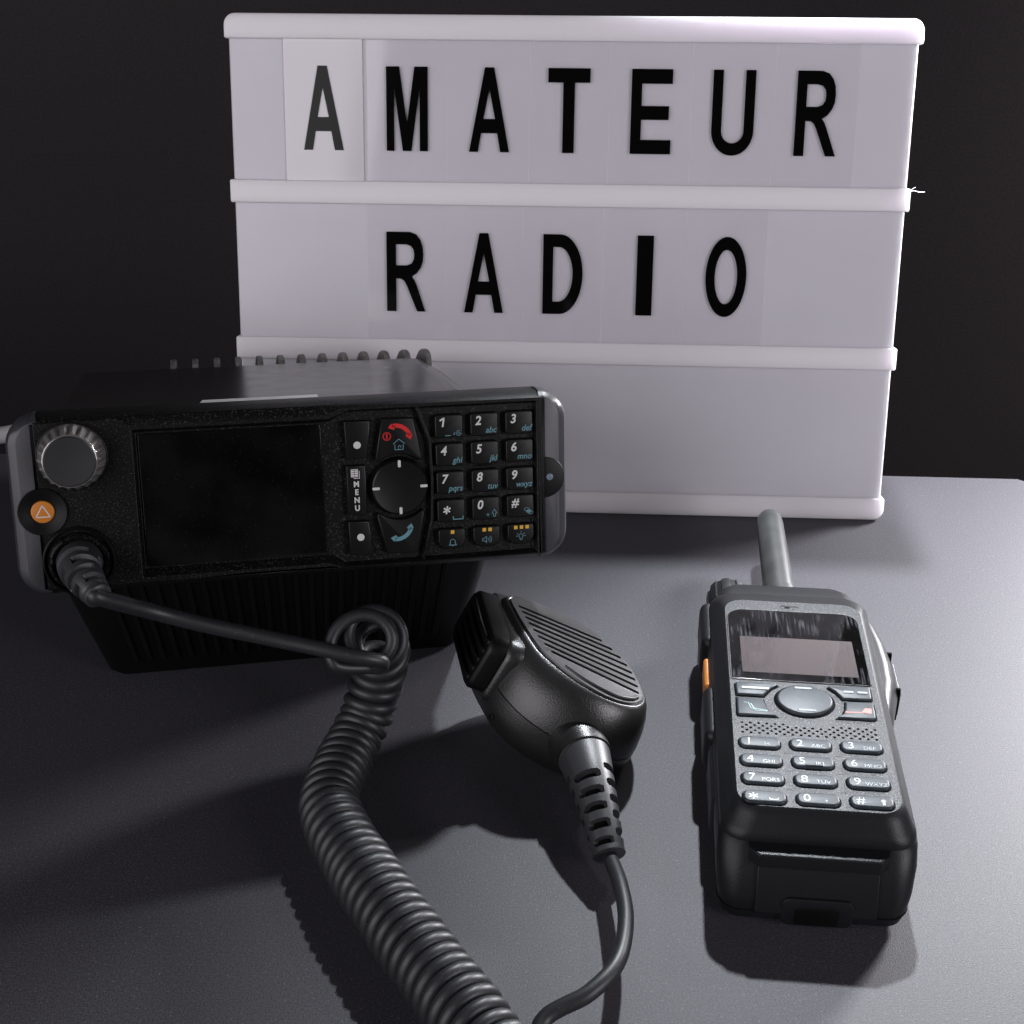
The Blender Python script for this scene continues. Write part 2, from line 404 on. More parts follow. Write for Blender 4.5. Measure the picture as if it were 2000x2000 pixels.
def radio():
    P = PM
    # ---- base / cradle below the set (root frame: x right, y back, z up)
    nb = []
    def ring(z, xl, xr, y0, y1, r=6): return [(x, y, z) for x, y in rrect(xl, xr, y0, y1, r, 4)]
    base = G().loft([ring(0, -67, 67, 2, 110), ring(3, -69, 69, 0, 112), ring(62, -84, 84, -6, 110)]).mk('base', PLASTS, MR, bevel=0)
    # ribbed grille on its front
    g = G()
    for k in range(23):
        x = -56 + k*5.1
        for (z0, z1) in ((8, 52),):
            t0, t1 = z0/62, z1/62
            y0, y1 = -6*t0 - .9, -6*t1 - .9
            sx0, sx1 = 1 + .16*t0, 1 + .16*t1
            g.add([(x*sx0-.9, y0, z0), (x*sx0+.9, y0, z0), (x*sx1+.9, y1, z1), (x*sx1-.9, y1, z1),
                   (x*sx0-.9, y0+2.2, z0), (x*sx0+.9, y0+2.2, z0), (x*sx1+.9, y1+2.2, z1), (x*sx1-.9, y1+2.2, z1)],
                  [(0,1,2,3), (4,7,6,5), (0,4,5,1), (1,5,6,2), (2,6,7,3), (3,7,4,0)])
    g.mk('base_ribs', PLASTS, MR, bevel=.3, seg=2)
    # ---- body (panel frame)
    sec = [(-80,-27),(-83,-10),(-83,14),(-81.5,23),(-76,29.2),(58,29.2),(68,23),(75,10),(76,-10),(74,-27)]
    G().loft([[(x, y, z) for x, z in sec] for y in (12, 118)]).mk('body', METALB, MR, P, bevel=3, seg=4)
    # label strip
    G().loft([[(x, y, z) for x, y in [(-31, 18.6), (8.8, 18.6), (8.8, 24.6), (-30, 24.6)]] for z in (29.25, 29.42)]).mk('label_strip', TAPE, MR, P)
    # heat sink with fins
    G().box(-50, 66, 119, 156, -18, 24).mk('heat_sink', FIN, MR, P, bevel=1)
    for k in range(13):
        x = -41 + k*8.75
        prof = [(121, 20), (121, 27.5), (122.5, 29.6), (125, 30.6), (129, 31.0), (135, 30.6), (142, 29.0), (149, 26), (156, 22), (156, 20)]
        G().loft([[(x+d, y, z) for y, z in prof] for d in (-1.2, 1.2)]).mk('heat_sink_fin', FIN, MR, P, bevel=.5, seg=2)
    # ---- front panel
    def L(z_hi, dz, xo):      # matching outline: notched top edge
        return None
    F0 = [(-83.2,-26.8),(83.2,-26.8),(83.2,28.2),(14.5,28.2),(8.5,25.6),(-53,25.6),(-57.5,28.2),(-83.2,28.2)]
    F1 = [(-83.2,-27.6),(83.2,-27.6),(83.2,29.0),(14.5,29.0),(8.5,28.9),(-53,28.9),(-57.5,29.0),(-83.2,29.0)]
    F2 = [(-83.2,-29.4),(83.2,-29.4),(83.2,30.0),(14.5,30.0),(8.5,30.0),(-53,30.0),(-57.5,30.0),(-83.2,30.0)]
    T0 = [(-53,-24.9),(8,-24.9),(13,-26.4),(81.2,-26.4),(81.2,27.0),(17,27.0),(10.5,24.4),(-53,24.4)]
    T1 = [(-52.2,-22.5),(9.6,-22.5),(14.2,-25.6),(80.0,-25.6),(80.0,26.4),(15,26.4),(10.2,23.4),(-52.2,23.4)]
    EMC = circ(-82.6, -.4, 7.7, 40)
    g = G()
    # the emergency button dish bites the left end: keep it as a separate dish part sitting proud
    g.holes(F0, [T0], XZ(0))
    g.wall([(x, 0, z) for x, z in F0], [(x, 1.6, z) for x, z in F1])
    g.wall([(x, 1.6, z) for x, z in F1], [(x, 5.5, z) for x, z in F2])
    g.wall([(x, 5.5, z) for x, z in F2], [(x, 15, z) for x, z in F2])
    g.poly(F2, XZ(15))
    g.wall([(x, 0, z) for x, z in T0], [(x, 3.0, z) for x, z in T1])
    g.poly(T1, XZ(3.0))
    g.mk('front_panel', PLAST, MR, P, bevel=.5, seg=2)
    # raised ridge between navigation keys and number keys
    rp = [(39.3,27.2),(40.6,27.2),(44.6,15.5),(45.0,2),(44.6,-12),(41.2,-26.2),(40.2,-26.2),(43.6,-12),(44.0,2),(43.6,15)]
    slab(rp[::-1], -3.4, -.6, 'XZ', .35).mk('ridge', PLAST, MR, P)
    # end caps
    for s in (-1, 1):
        rr = 9.5
        def cap(x_in, x_out, z0, z1, r, y):
            pts = rrect(x_in, x_out, z0, z1, [r, r, .3, .3], 8)
            return [(s*x, y, z) for x, z in (pts if s > 0 else pts[::-1])]
        rings = [cap(83.9, 88.6, -26.6, 27.8, 6.5, .35), cap(83.7, 89.3, -27.4, 28.6, 7.3, .55), cap(83.6, 91.4, -28.6, 29.8, 9.2, 2.0),
                 cap(83.5, 92.3, -29.1, 30.3, 9.9, 3.8), cap(83.5, 92.6, -29.3, 30.5, 10.1, 6.0), cap(83.5, 92.6, -29.3, 30.5, 10.1, 11.0), cap(83.5, 91.5, -28.4, 29.6, 9.5, 15)]
        G().loft(rings).mk('end_cap', PLCAP, MR, P, angle=26)
    # display
    slab(rrect(-51.4, 7.6, -22.0, 22.6, 1.0, 3), -2.98, -2.2, 'XZ', .15).mk('display', GLASSB, MR, P)
    # ---- volume knob
    kc = (-72.0, 17.0)
    slab(circ(kc[0], kc[1], 11.2, 48), -1, .3, 'XZ', .3).mk('knob_seat', PLASTS, MR, P)
    n = 144; rings = []
    for y, r, amp in ((-.3, 10.6, .0), (-1.2, 10.7, .3), (-3.0, 10.6, .9), (-4.6, 10.3, 1.1), (-6.4, 9.7, 1.0), (-7.8, 9.0, .45), (-8.5, 8.5, 0), (-8.7, 8.2, 0)):
        ring = []
        for k in range(n):
            a = 2*pi*k/n
            q = math.cos(22*a); rr = r - amp*(.5 - .5*q)**.7
            ring.append((kc[0] + rr*math.cos(a), y, kc[1] + rr*math.sin(a)))
        rings.append(ring)
    kn = G().loft(rings).mk('volume_knob', KNOBM, MR, P, angle=70)
    rings = []
    for y, r in ((-8.6, 8.15), (-9.2, 8.05), (-9.45, 7.7), (-9.2, 5.0), (-9.0, 2.0), (-8.95, .05)):
        rings.append([(kc[0] + r*math.cos(2*pi*k/48), y, kc[1] + r*math.sin(2*pi*k/48)) for k in range(48)])
    G().loft(rings).mk('knob_face', KNOBF, kn, P)
    # ---- emergency button in its round dish
    ec = (-82.5, -.5)
    rings = []
    for y, r in ((3, 7.7), (-.75, 7.7), (-.95, 7.5), (-.85, 7.1), (-.3, 4.6), (.0, 3.7)):
        rings.append([(ec[0] + r*math.cos(2*pi*k/48), y, ec[1] + r*math.sin(2*pi*k/48)) for k in range(48)])
    d = G().loft(rings).mk('button_dish', PLASTS, MR, P)
    eb = slab(circ(ec[0], ec[1], 3.65, 40), -.6, .75, 'XZ', .4).mk('emergency_button', ORANGE, MR, P)
    tri = [(ec[0]-2.1, ec[1]-1.6), (ec[0]+2.3, ec[1]-1.6), (ec[0]+.05, ec[1]+2.2)]
    G().stroke(tri, .36, XZ(-.79), True).mk('triangle_mark', LEGEND, eb, P, smooth=False)
    # ---- left function keys
    def key(name, loop, h=1.0, material=KEYB, bev=.45):
        return slab(loop, -2.98, -2.98+h+1.5, 'XZ', bev).mk(name, material, MR, P, angle=60)
    HK = -.48 + .03     # height of key tops toward the viewer (−y)
    TOPY = .50
    def on(y=None): return XZ(TOPY - .06 - .0)
    top = 2.98 - 2.5    # y of key tops
    fn = XZ(top - .03)
    k = key('soft_key', [(15.6,10.6),(22.6,10.4),(24.1,23.2),(15.3,23.4)][::1])
    G().poly(circ(19.4, 15.2, 1.25, 24), fn).mk('key_dot', LEGEND, k, P, smooth=False)
    k = key('soft_key', [(15.6,-22.8),(23.4,-23.0),(22.4,-11.2),(15.3,-11.0)])
    G().poly(circ(19.3, -16.6, 1.25, 24), fn).mk('key_dot', LEGEND, k, P, smooth=False)
    k = key('menu_key', [(15.4,-9.0),(21.9,-9.0),(21.9,8.1),(15.4,8.3)])
    g = G()
    for a in range(2):
        for b in range(3): g.poly([(17.1+a*1.05, 4.6+b*.75), (18.0+a*1.05, 4.6+b*.75), (18.0+a*1.05, 5.2+b*.75), (17.1+a*1.05, 5.2+b*.75)], fn)
    g.stroke([(17.0,4.4),(19.2,4.4),(19.2,7.0),(17.0,7.0)], .2, fn, True)
    g.stroke([(17.8,3.9),(19.7,3.9),(19.7,6.4)], .2, fn)
    g.mk('menu_icon', LEGEND, k, P, smooth=False)
    for i, ch in enumerate('MENU'):
        text('key_lettering', ch, 2.7, LEGEND, k, P, (18.6, 1.0 - i*2.75), 'XZ', -top+.03, 0, .09, .92, 'CENTER')
    # ---- call keys (trapezoid with a concave side towards the navigation disc)
    cx, cz = 33.3, 0
    up = [(25.3, 9.8)] + arc(cx, cz, 11.3, 128, 50, 12) + [(41.2, 9.8), (38.6, 23.4), (28.0, 23.6)]
    k = key('end_call_key', [(x, z) for x, z in up])
    def handset(g, cx, cy, ang, r, sc):
        # a curved grip with two ear cups, drawn as a fat arc
        ca, sa = math.cos(ang), math.sin(ang)
        pts_o = arc(0, -r, r + .95, 132, 48, 14); pts_i = arc(0, -r, r - .55, 48, 132, 14)
        body = pts_o + [(3.75, -2.6), (2.35, -1.75)][:0] + pts_i
        cups = [[(-4.7,-2.5),(-2.5,-2.2),(-2.3,-.6),(-4.4,-.6)], [(2.5,-2.2),(4.7,-2.5),(4.4,-.6),(2.3,-.6)]]
        for q in [body]:
            n = len(pts_o); A = pts_o; B = pts_i[::-1]
            for i in range(min(len(A), len(B)) - 1):
                i2 = i; a0 = A[i]; a1 = A[i+1]; b0 = B[i]; b1 = B[i+1]
                g.add([fn(cx + sc*(ca*p[0]-sa*p[1]), cy + sc*(sa*p[0]+ca*p[1])) for p in (a0, a1, b1, b0)], [(0,1,2,3)])
        for q in cups: g.add([fn(cx + sc*(ca*p[0]-sa*p[1]), cy + sc*(sa*p[0]+ca*p[1])) for p in q], [(0,1,2,3)])
    g = G(); handset(g, 34.9, 20.3, math.radians(-30), 5.4, .92); 
    g.stroke(circ(29.5, 17.6, 1.25, 20), .42, fn, True); g.stroke([(29.5,16.9),(29.5,18.3)], .42, fn)
    g.mk('red_call_icon', RED, k, P, smooth=False)
    g = G(); g.stroke([(31.6,14.9),(33.5,16.5),(35.4,14.9)], .22, fn); g.stroke([(32.1,14.6),(32.1,12.9),(34.9,12.9),(34.9,14.6)], .22, fn)
    g.stroke([(33.3,13),(33.3,14.2),(34.1,14.2),(34.1,13.6)], .18, fn); g.mk('home_icon', TEAL, k, P, smooth=False)
    dn = [(28.2,-23.0),(38.8,-23.5),(41.4,-9.9)] + arc(cx, cz, 11.3, -48, -130, 12) + [(25.2,-9.8)]
    k = key('call_key', dn)
    g = G(); handset(g, 34.4, -17.2, math.radians(-147), 5.4, .92); g.mk('call_icon', TEAL, k, P, smooth=False)
    # ---- navigation disc
    rings = []
    for y, r in ((2.9, 10.2), (2.9, 10.1), (.9, 9.6), (.2, 9.4), (-.15, 9.0), (.1, 7.5), (.5, 4.0), (.6, .05)):
        rings.append([(cx + r*math.cos(2*pi*q/64), y, cz + r*math.sin(2*pi*q/64)) for q in range(64)])
    nv = G().loft(rings).mk('navigation_disc', KEYB, MR, P)
    for a in (0, 90, 180, 270):
        dx, dz = math.cos(math.radians(a)), math.sin(math.radians(a))
        c = (cx + dx*8.15, cz + dz*8.15); w, h = (1.25, .5) if a % 180 == 0 else (.5, 1.25)
        slab(rrect(c[0]-w, c[0]+w, c[1]-h, c[1]+h, .4, 3), -.3, .35, 'XZ', .15).mk('direction_mark', LEGEND, nv, P)
    # ---- number pad
    labels = [('1','_ ,@'),('2','abc'),('3','def'),('4','ghi'),('5','jkl'),('6','mno'),('7','pqrs'),('8','tuv'),('9','wxyz'),('*',''),('0',''),('#','')]
    for i in range(15):
        c, rw = i % 3, i // 3
        x, z = 50.75 + 12.2*c, 19.9 - 9.8*rw
        if rw < 4:
            k = key('number_key', rrect(x-4.8, x+4.8, z-4.0, z+4.0, 1.2, 4))
            d, s = labels[i]
            text('key_digit', d, 4.3 if d not in '*' else 6.0, LEGEND, k, P, (x-3.2, z-.05 if d != '*' else z-2.7), 'XZ', -top+.03, .17, .10, .95)
            if i == 0: G().stroke([(x-3.0, z+2.1), (x-1.9, z+2.75)], .55, fn).mk('key_digit', LEGEND, k, P, smooth=False)
            if s and i > 0: text('key_lettering', s, 2.9, TEAL, k, P, (x+4.1, z-2.9), 'XZ', -top+.03, .25, .03, .95, 'RIGHT')
            g = G()
            if i == 0:
                g.stroke([(x-1.3,z-3.2),(x+.4,z-3.2)], .25, fn); g.stroke([(x+1.6,z-3.0),(x+1.9,z-2.3)], .25, fn)
                g.stroke(arc(x+3.3, z-2.5, .85, 60, 350, 14), .18, fn); g.stroke(circ(x+3.3, z-2.5, .35, 10), .16, fn, True)
            if i == 9: g.stroke([(x+.6,z-2.1),(x+.6,z-3.1),(x+4.0,z-3.1),(x+4.0,z-2.1)], .32, fn)
            if i == 10:
                g.stroke([(x+.1,z-2.3),(x+1.1,z-2.3)], .2, fn); g.stroke([(x+.6,z-2.8),(x+.6,z-1.8)], .2, fn)
                g.stroke([(x+2.9,z-.5),(x+2.0,z-1.9),(x+2.55,z-1.9),(x+2.55,z-3.0),(x+3.25,z-3.0),(x+3.25,z-1.9),(x+3.8,z-1.9)], .2, fn, True)
            if i == 11:
                g.poly(circ(x+2.9, z-2.0, .95, 16, .62), fn); g.stroke(circ(x+2.2, z-1.3, .9, 14, .55), .18, fn, True); g.stroke(circ(x+3.5, z-2.5, .85, 14, .55), .16, fn, True)
            if g.v: g.mk('key_symbol', TEAL, k, P, smooth=False)
        else:
            k = key('function_key', rrect(x-4.7, x+4.7, z-3.8, z+3.4, [3.2, 1.2, 1.2, 3.2], 5))
            z += .3
            g = G()
            for q in range(c+1):
                xx = x + (q - c/2)*2.05 + .2
                g.poly(rrect(xx-.62, xx+.62, z+1.3, z+2.55, .12, 2), fn)
            g.mk('yellow_mark', YEL, k, P, smooth=False)
            g = G()
            if c == 0:
                g.stroke(arc(x+.2, z-1.5, .85, 15, 165, 8) + [(x-.75,z-2.2),(x-1.1,z-2.7),(x+1.5,z-2.7),(x+1.1,z-2.2)], .26, fn, True); g.stroke([(x+.2,z-3.0),(x+.2,z-2.8)], .4, fn)
            elif c == 1:
                g.stroke([(x-1.5,z-1.2),(x-.9,z-1.2),(x-.1,z-.5),(x-.1,z-2.7),(x-.9,z-2.0),(x-1.5,z-2.0)], .22, fn, True)
                for q in range(3): g.stroke(arc(x-.2, z-1.6, .8+.55*q, -38, 38, 6), .18, fn)
            else:
                g.stroke(arc(x, z-1.2, .72, -50, 230, 12) + [(x-.3,z-2.5),(x+.3,z-2.5)], .22, fn, True)
                for a in (0, 35, 90, 145, 180):
                    t = math.radians(a); g.stroke([(x+1.1*math.cos(t), z-1.2+1.1*math.sin(t)), (x+1.7*math.cos(t), z-1.2+1.7*math.sin(t))], .18, fn)
            g.mk('key_symbol', TEAL, k, P, smooth=False)
    # raised dash under the 5 key
    slab(rrect(60.0, 66.0, 5.0, 5.4, .15, 2), -3, -1.6, 'XZ', .12).mk('key_ridge', PLAST, MR, P)
    # ---- status light in its round cut-out on the right end
    slab(arc(83.7, .2, 7.2, -90, 90, 24), -1, .1, 'XZ', .25).mk('light_dish', PLASTS, MR, P)
    slab(circ(85.6, .3, 1.25, 24), -.5, .5, 'XZ', .4).mk('status_light', material('blue_grey_lens', (.14, .18, .23), .2), MR, P)
    # ---- microphone socket ring
    sc = (-72.6, -17.4); rings = []
    for y, r in ((0.5, 11.4), (-1.0, 11.4), (-1.5, 10.9), (-1.2, 10.5), (-.2, 10.3), (1.5, 10.0)):
        rings.append([(sc[0] + r*math.cos(2*pi*q/64), y, sc[1] + r*math.sin(2*pi*q/64)) for q in range(64)])
    G().loft(rings).mk('microphone_socket', PLASTS, MR, P)
radio()

# ------------------------------------------------------------------ hand microphone
ax = Vector((.86690908, .17721002, -.46590263)).normalized(); azz = Vector((.46415359, .05380319, .88411914)).normalized()
azz = (azz - ax*azz.dot(ax)).normalized(); ay = azz.cross(ax)
MC = Vector((.0223, .3972, .0385))
MCM = Matrix(((ax.x, ay.x, azz.x, MC.x), (ax.y, ay.y, azz.y, MC.y), (ax.z, ay.z, azz.z, MC.z), (0, 0, 0, 1))) @ Matrix.Scale(1.035, 4)
MIC = root('hand_microphone', 'black palm microphone with slotted grille, ribbed side button and coiled cord', 'microphone', Matrix.Translation((.03, .385, 0)))
def to_mm(v): return Vector(v)/MM
def microphone():
    rim = [(-21.5,22),(-20.9,12.7),(-19.2,4),(-16.4,-5.2),(-11,-12.2),(-4.3,-17.9),(3.2,-21.6),(10.6,-22.6),(17.6,-20.8),(22.6,-15.5),(23.6,-6),(22.4,3),(18.6,10.8),(11.4,18),(3,22.8),(-6,24.6),(-15.8,25)]
    O1 = [(-27,23),(-26,10),(-24,-2),(-20.5,-12),(-14,-20.5),(-4,-26.5),(7,-29.5),(17,-28.5),(25.5,-23.5),(30.5,-13),(31.5,-1),(28.5,10),(22,19.5),(13,26),(2,29.5),(-10,31),(-20,30)]
    def sm(c): return [tuple(p) for p in spline([(a, b, 0) for a, b in c], 5, True)]
    R = [(p[0], p[1]) for p in sm(rim)]; O = [(p[0], p[1]) for p in sm(O1)]
    def mix(t, z): return [((1-t)*a[0]+t*b[0], (1-t)*a[1]+t*b[1], z) for a, b in zip(R, O)]
    def sc(s, z, dx=0, dy=0): return [((b[0]-2)*s+2+dx, b[1]*s+dy, z) for b in O]
    rings = [mix(-.05, -.6), mix(0, -.25), mix(.06, -.35), mix(.2, -1.1), mix(.42, -3.0), mix(.66, -6.2), mix(.86, -10.5), mix(.97, -15), mix(1.0, -17.6)]
    shell = G().loft(rings, True, True).mk('front_shell', MICB, MIC, MCM, angle=60)
    rings = [sc(.985, -17.6), sc(.985, -17.9), sc(1.0, -18.1), sc(1.0, -23), sc(.975, -26), sc(.92, -30), sc(.80, -32.6), sc(.6, -34)]
    G().loft(rings).mk('rear_shell', MICB, MIC, MCM, angle=60)
    # grille plate with real slots
    PL = inset(R, .9)
    slots = []
    Ls = [(-18.0,17.6),(-17.4,14.6),(-16.8,11.4),(-16.2,8.2),(-15.2,4.8),(-14.2,1.4),(-12.6,-2.2),(-10.8,-5.6)]
    Rs = [(12.8,12.6),(16.2,9.2),(18.6,5.6),(20.2,1.9),(21.0,-1.9),(21.3,-5.6),(21.2,-9.4),(20.4,-13.2)]
    for a, b in zip(Ls, Rs):
        a = Vector(a); b = Vector(b); d = (b-a).normalized(); n = Vector((-d.y, d.x)); w = .76
        loop = []
        for k in range(7):
            t = math.radians(-90 + 180*k/6); loop.append(tuple(b + d*w*math.cos(t) + n*w*math.sin(t)))
        for k in range(7):
            t = math.radians(90 + 180*k/6); loop.append(tuple(a + d*w*math.cos(t) + n*w*math.sin(t)))
        slots.append(loop)
    g = G()
    dome = lambda x, y: .55*(1 - ((x-2)/26)**2 - (y/28)**2)
    g.holes(PL, slots, lambda x, y: (x, y, .25 + dome(x, y)))
    g.wall([(x, y, .25+dome(x, y)) for x, y in PL], [(x, y, -1.0) for x, y in inset(PL, -.25)])
    for s in slots: g.wall([(x, y, .25+dome(x, y)) for x, y in s], [(x, y, -.9) for x, y in s])
    gp = g.mk('grille_plate', MICB, MIC, MCM, angle=40)
    slab(inset(PL, .6), -.55, -.3).mk('grille_backing', DEEP, gp, MCM)
    # raised lip at the tail side of the grille
    cr = [(-7.6,-11.4,.4),(-2,-15.6,.5),(4.5,-18.6,.6),(11,-19.9,.6),(16.5,-18.6,.5),(19.6,-16.0,.3)]
    G().tube(spline(cr, 6), [.1]+[.8]*29+[.1], 10).mk('grille_lip', MICB, gp, MCM)
    def block(x_in, x_out, y0, y1, z0, z1, nm, mt, par, bv):
        # x_out face narrower than the root, soft corners
        rings = []
        for x, d in ((x_in, 0), (x_out+1.4, .4), (x_out+.4, 1.2), (x_out, 2.4)):
            rings.append([(x, y, z) for y, z in rrect(y0+d, y1-d, z0+d*.8, z1-d*.8, [4.5, 5.5, 5.5, 4.5], 6)])
        return G().loft(rings).mk(nm, mt, par, MCM, angle=50)
    block(-19.5, -25.2, -7.6, 31.0, -26.5, -2.0, 'housing_collar', MICB, MIC, 1)
    block(-19, -26.8, -6.4, 29.6, -24.5, -2.6, 'housing_groove', DEEP, MIC, 1)
    pt = block(-19, -31.4, -6.0, 29.4, -24.5, -2.4, 'talk_button_housing', PLASTS, MIC, 1)
    for k in range(5):
        z = -5.4 - k*3.7
        G().loft([[(x, y, z+dz) for x, y in [(-27, 25), (-31.4, 25.6), (-32.6, 21), (-33.1, 10), (-32.6, 0), (-31.5, -3), (-27, -3)]] for dz in (-1.0, 1.0)]).mk('button_rib', PLASTS, pt, MCM, bevel=.6, seg=3)
    # screw recess
    slab(circ(0, 0, 1.4, 16), 0, .3).mk('screw', PLAST, MIC, MCM @ Matrix.Translation((-.0205, -.0105, -.027)) @ Matrix.Rotation(math.radians(-80), 4, 'Y'))
    # neck and strain relief (world path in mm)
    inv = MCM
    p0 = to_mm(inv @ Vector((.003, -.019, -.018))); p1 = to_mm(inv @ Vector((.0045, -.031, -.0175)))
    tip = Vector((30.6, 327.5, 9.6))
    d0 = (p1-p0).normalized()
    path = spline([p0, p1, p1 + (tip-p1)*.34 + Vector((0, 0, 2.2)), p1 + (tip-p1)*.68 + Vector((0, 0, 1.6)), tip], 16)
    m = len(path); 
    nk = path[:19]
    G().tube(nk, [12.2 - 2.7*min(1, (i/14)**.7) for i in range(len(nk))], 40).mk('neck', MICB, MIC, Matrix())
    bt = path[16:]; M = len(bt)
    # dense resample
    dense = spline(bt, 4); M = len(dense)
    def rad(i): return 9.2 - 4.2*(i/(M-1))**.85
    rel = lambda i: i/(M-1)
    def fnr(i, k, a, r):
        t = rel(i)
        if t > .93: return 5.3 - (.0 if t < .99 else .5)
        cut = 0
        col = int(((math.degrees(a) + PH) % 360)//90)
        q = (t - .24)/.132 - (.5 if col % 2 else 0)
        if 0 <= q < 5:
            row = int(q); fr = q - row
            da = ((math.degrees(a) + PH) % 90) - 45     # four openings around
            u = abs(da)/37; v = abs(fr - .5)/.25
            if u**4 + v**4 < 1: cut = .5
        return r*(1 - cut)
    PH = 68
    G().tube(dense, [rad(i) for i in range(M)], 112, fn=fnr).mk('strain_relief', BOOTM, MIC, Matrix(), angle=60)
    G().tube(dense[int(M*.16):int(M*.94)], 3.4, 20).mk('cord_core', DEEP, MIC, Matrix())
    G().tube(dense[int(M*.18):int(M*.93)], [rad(i)*.66 for i in range(int(M*.18), int(M*.93))], 24).mk('relief_lining', DEEP, MIC, Matrix())  # black tube added so the slots look shaded inside
    # ---- cord: plug boot at the radio
    soc = PM @ (Vector((-72.6, -1, -17.4))*MM)
    a0 = to_mm(PM @ (Vector((-72.6, 1.0, -17.6))*MM)); a1 = to_mm(PM @ (Vector((-71.8, -9, -18.4))*MM))
    a2 = to_mm(PM @ (Vector((-68.6, -18.5, -20.6))*MM)); a3 = to_mm(PM @ (Vector((-65.4, -24.5, -23.4))*MM))
    pb = spline([a0, a1, a2, a3], 24); Mb = len(pb)
    def rb(i): 
        t = i/(Mb-1); return 7.6 - 3.6*t**1.2
    def fb(i, k, a, r):
        t = i/(Mb-1)
        if t < .08: return r
        if t > .86: return 4.4 - 1.0*max(0, (t-.95)/.05)
        q = (t - .2)/.16
        if 0 <= q < 4.1:
            fr = q - int(q); side = int(q) % 2
            da = ((math.degrees(a) + 90*side) % 180) - 90
            if abs(fr-.5) < .24 and abs(da) < 72: return r*.74
        return r
    plug = G()
    # collar of the plug
    axis = (a1-a0).normalized()
    u = axis.orthogonal().normalized(); w = axis.cross(u)
    rings = []
    for d, r in ((-2, 9.9), (2.2, 9.8), (3.2, 9.4), (3.6, 8.9), (3.3, 8.2), (1.0, 8.0)):
        ring = []
        for k in range(96):
            a = 2*pi*k/96; notch = 1.0 if (math.degrees(a) % 60) < 12 and d > 2 else 0
            ring.append(a0 + axis*(d - notch*.9) + (u*math.cos(a) + w*math.sin(a))*(r - notch*.3))
        rings.append(ring)
    pc = G().loft(rings).mk('plug_collar', PLAST, MIC, Matrix(), angle=45)
    G().tube(pb, [rb(i) for i in range(Mb)], 72, fn=fb).mk('plug_boot', BOOTM, MIC, Matrix(), angle=60)
    # ---- coil
    axis_pts = [(-52.8,384,49.7),(-47.8,389,52.0),(-45.2,394,44.7),(-46.1,395,33.1),(-48.6,393.5,23.5),(-51.4,390,16.2),(-55.0,382.5,11.8),(-57.8,372.8,10.2),(-60.0,361.5,10.0),(-60.0,350.5,10.0),(-55.9,338.3,10.2),(-48.0,322.6,10.6),(-39.2,307,10.8),(-30.6,292.5,10.8),(-21.8,278.6,10.8),(-14.4,267.0,10.8),(-8.5,257.5,10.8),(-2.5,248.2,10.8)]
    ap = spline(axis_pts, 40)
    # arc length
    s = [0]
    for a, b in zip(ap[:-1], ap[1:]): s.append(s[-1] + (b-a).length)
    Lt = s[-1]
    def at(d):
        lo = 0
        import bisect
        i = min(max(bisect.bisect(s, d)-1, 0), len(s)-2); t = (d-s[i])/(s[i+1]-s[i]); return ap[i].lerp(ap[i+1], t)
    per = 28; hel = []; d = 0; th = 1.5
    T = (at(1)-at(0)).normalized()
    right = Vector((1, 0, 0)); U = (right - T*right.dot(T)).normalized()
    while d < Lt - .5:
        c = at(d); T = (at(min(d+.6, Lt)) - at(max(d-.6, 0))).normalized()
        q = min(1, max(0, (d-4)/34)); q = q*q*(3-2*q); T = (Vector((-.11, .81, -.56))*(1-q) + T*q).normalized()
        U = (U - T*U.dot(T)).normalized(); V = T.cross(U)
        q = min(1, max(0, (d-45)/90)); r = 7.35 + 1.35*q*q*(3-2*q) + .15*math.sin(d*.21) + .14*math.sin(d*1.37) + .10*math.sin(d*.83+2) + 1.6*(1 - min(1, d/34))
        # V points so that increasing theta runs clockwise seen from the camera while moving away
        hel.append(c + U*(r*math.cos(th)) + V*(r*math.sin(th)))
        turn = d
        q = min(1, max(0, (d-15)/38)); pitch = 4.62 + .16*math.sin(d*.13+1) + .18*math.sin(d*.9) + 3.2*(1 - q*q*(3-2*q))
        th += 2*pi/per; d += pitch/per
    lead = [a3 - (a3-a2)*.25, a3] + [Vector(p) for p in [(-115.5,374,70.6),(-100.3,377,63.6),(-81.1,379,57.2),(-61.8,378,53.0),(-54.2,377.8,50.9),(-47.6,378.6,49.0),(-43.6,380.6,46.4),(-44.4,383,42.6),(-48,384.8,41.0)]]
    lead_s = spline(lead + [hel[1], hel[5]], 12)[:-13]
    tip_dir = (tip - bt[-6]).normalized()
    tail = [hel[-1], Vector((2, 236, 8)), Vector((5, 246, 8))] + [Vector(p) for p in [(8.3, 261.0, 12.0), (21.0, 267.1, 16.0), (29.4, 277.1, 17.0), (33.1, 293.9, 15.5), (32.8, 310.5, 13.5)]] + [ tip - tip_dir*.5, bt[-8]]
    RW = 2.27
    G().tube(hel[1:], RW, 14).mk('coiled_cord', RUBBER, MIC, Matrix(), angle=80)
    G().tube(lead_s + [hel[1], hel[2]], [2.75 - .45*min(1, i/len(lead_s)) for i in range(len(lead_s)+2)], 20).mk('straight_cord', RUBBER, MIC, Matrix(), angle=80)
    G().tube(spline(tail, 12), [2.3 + .12*min(1, i/60) for i in range((len(tail)-1)*12+1)], 20).mk('straight_cord', RUBBER, MIC, Matrix(), angle=80)
microphone()

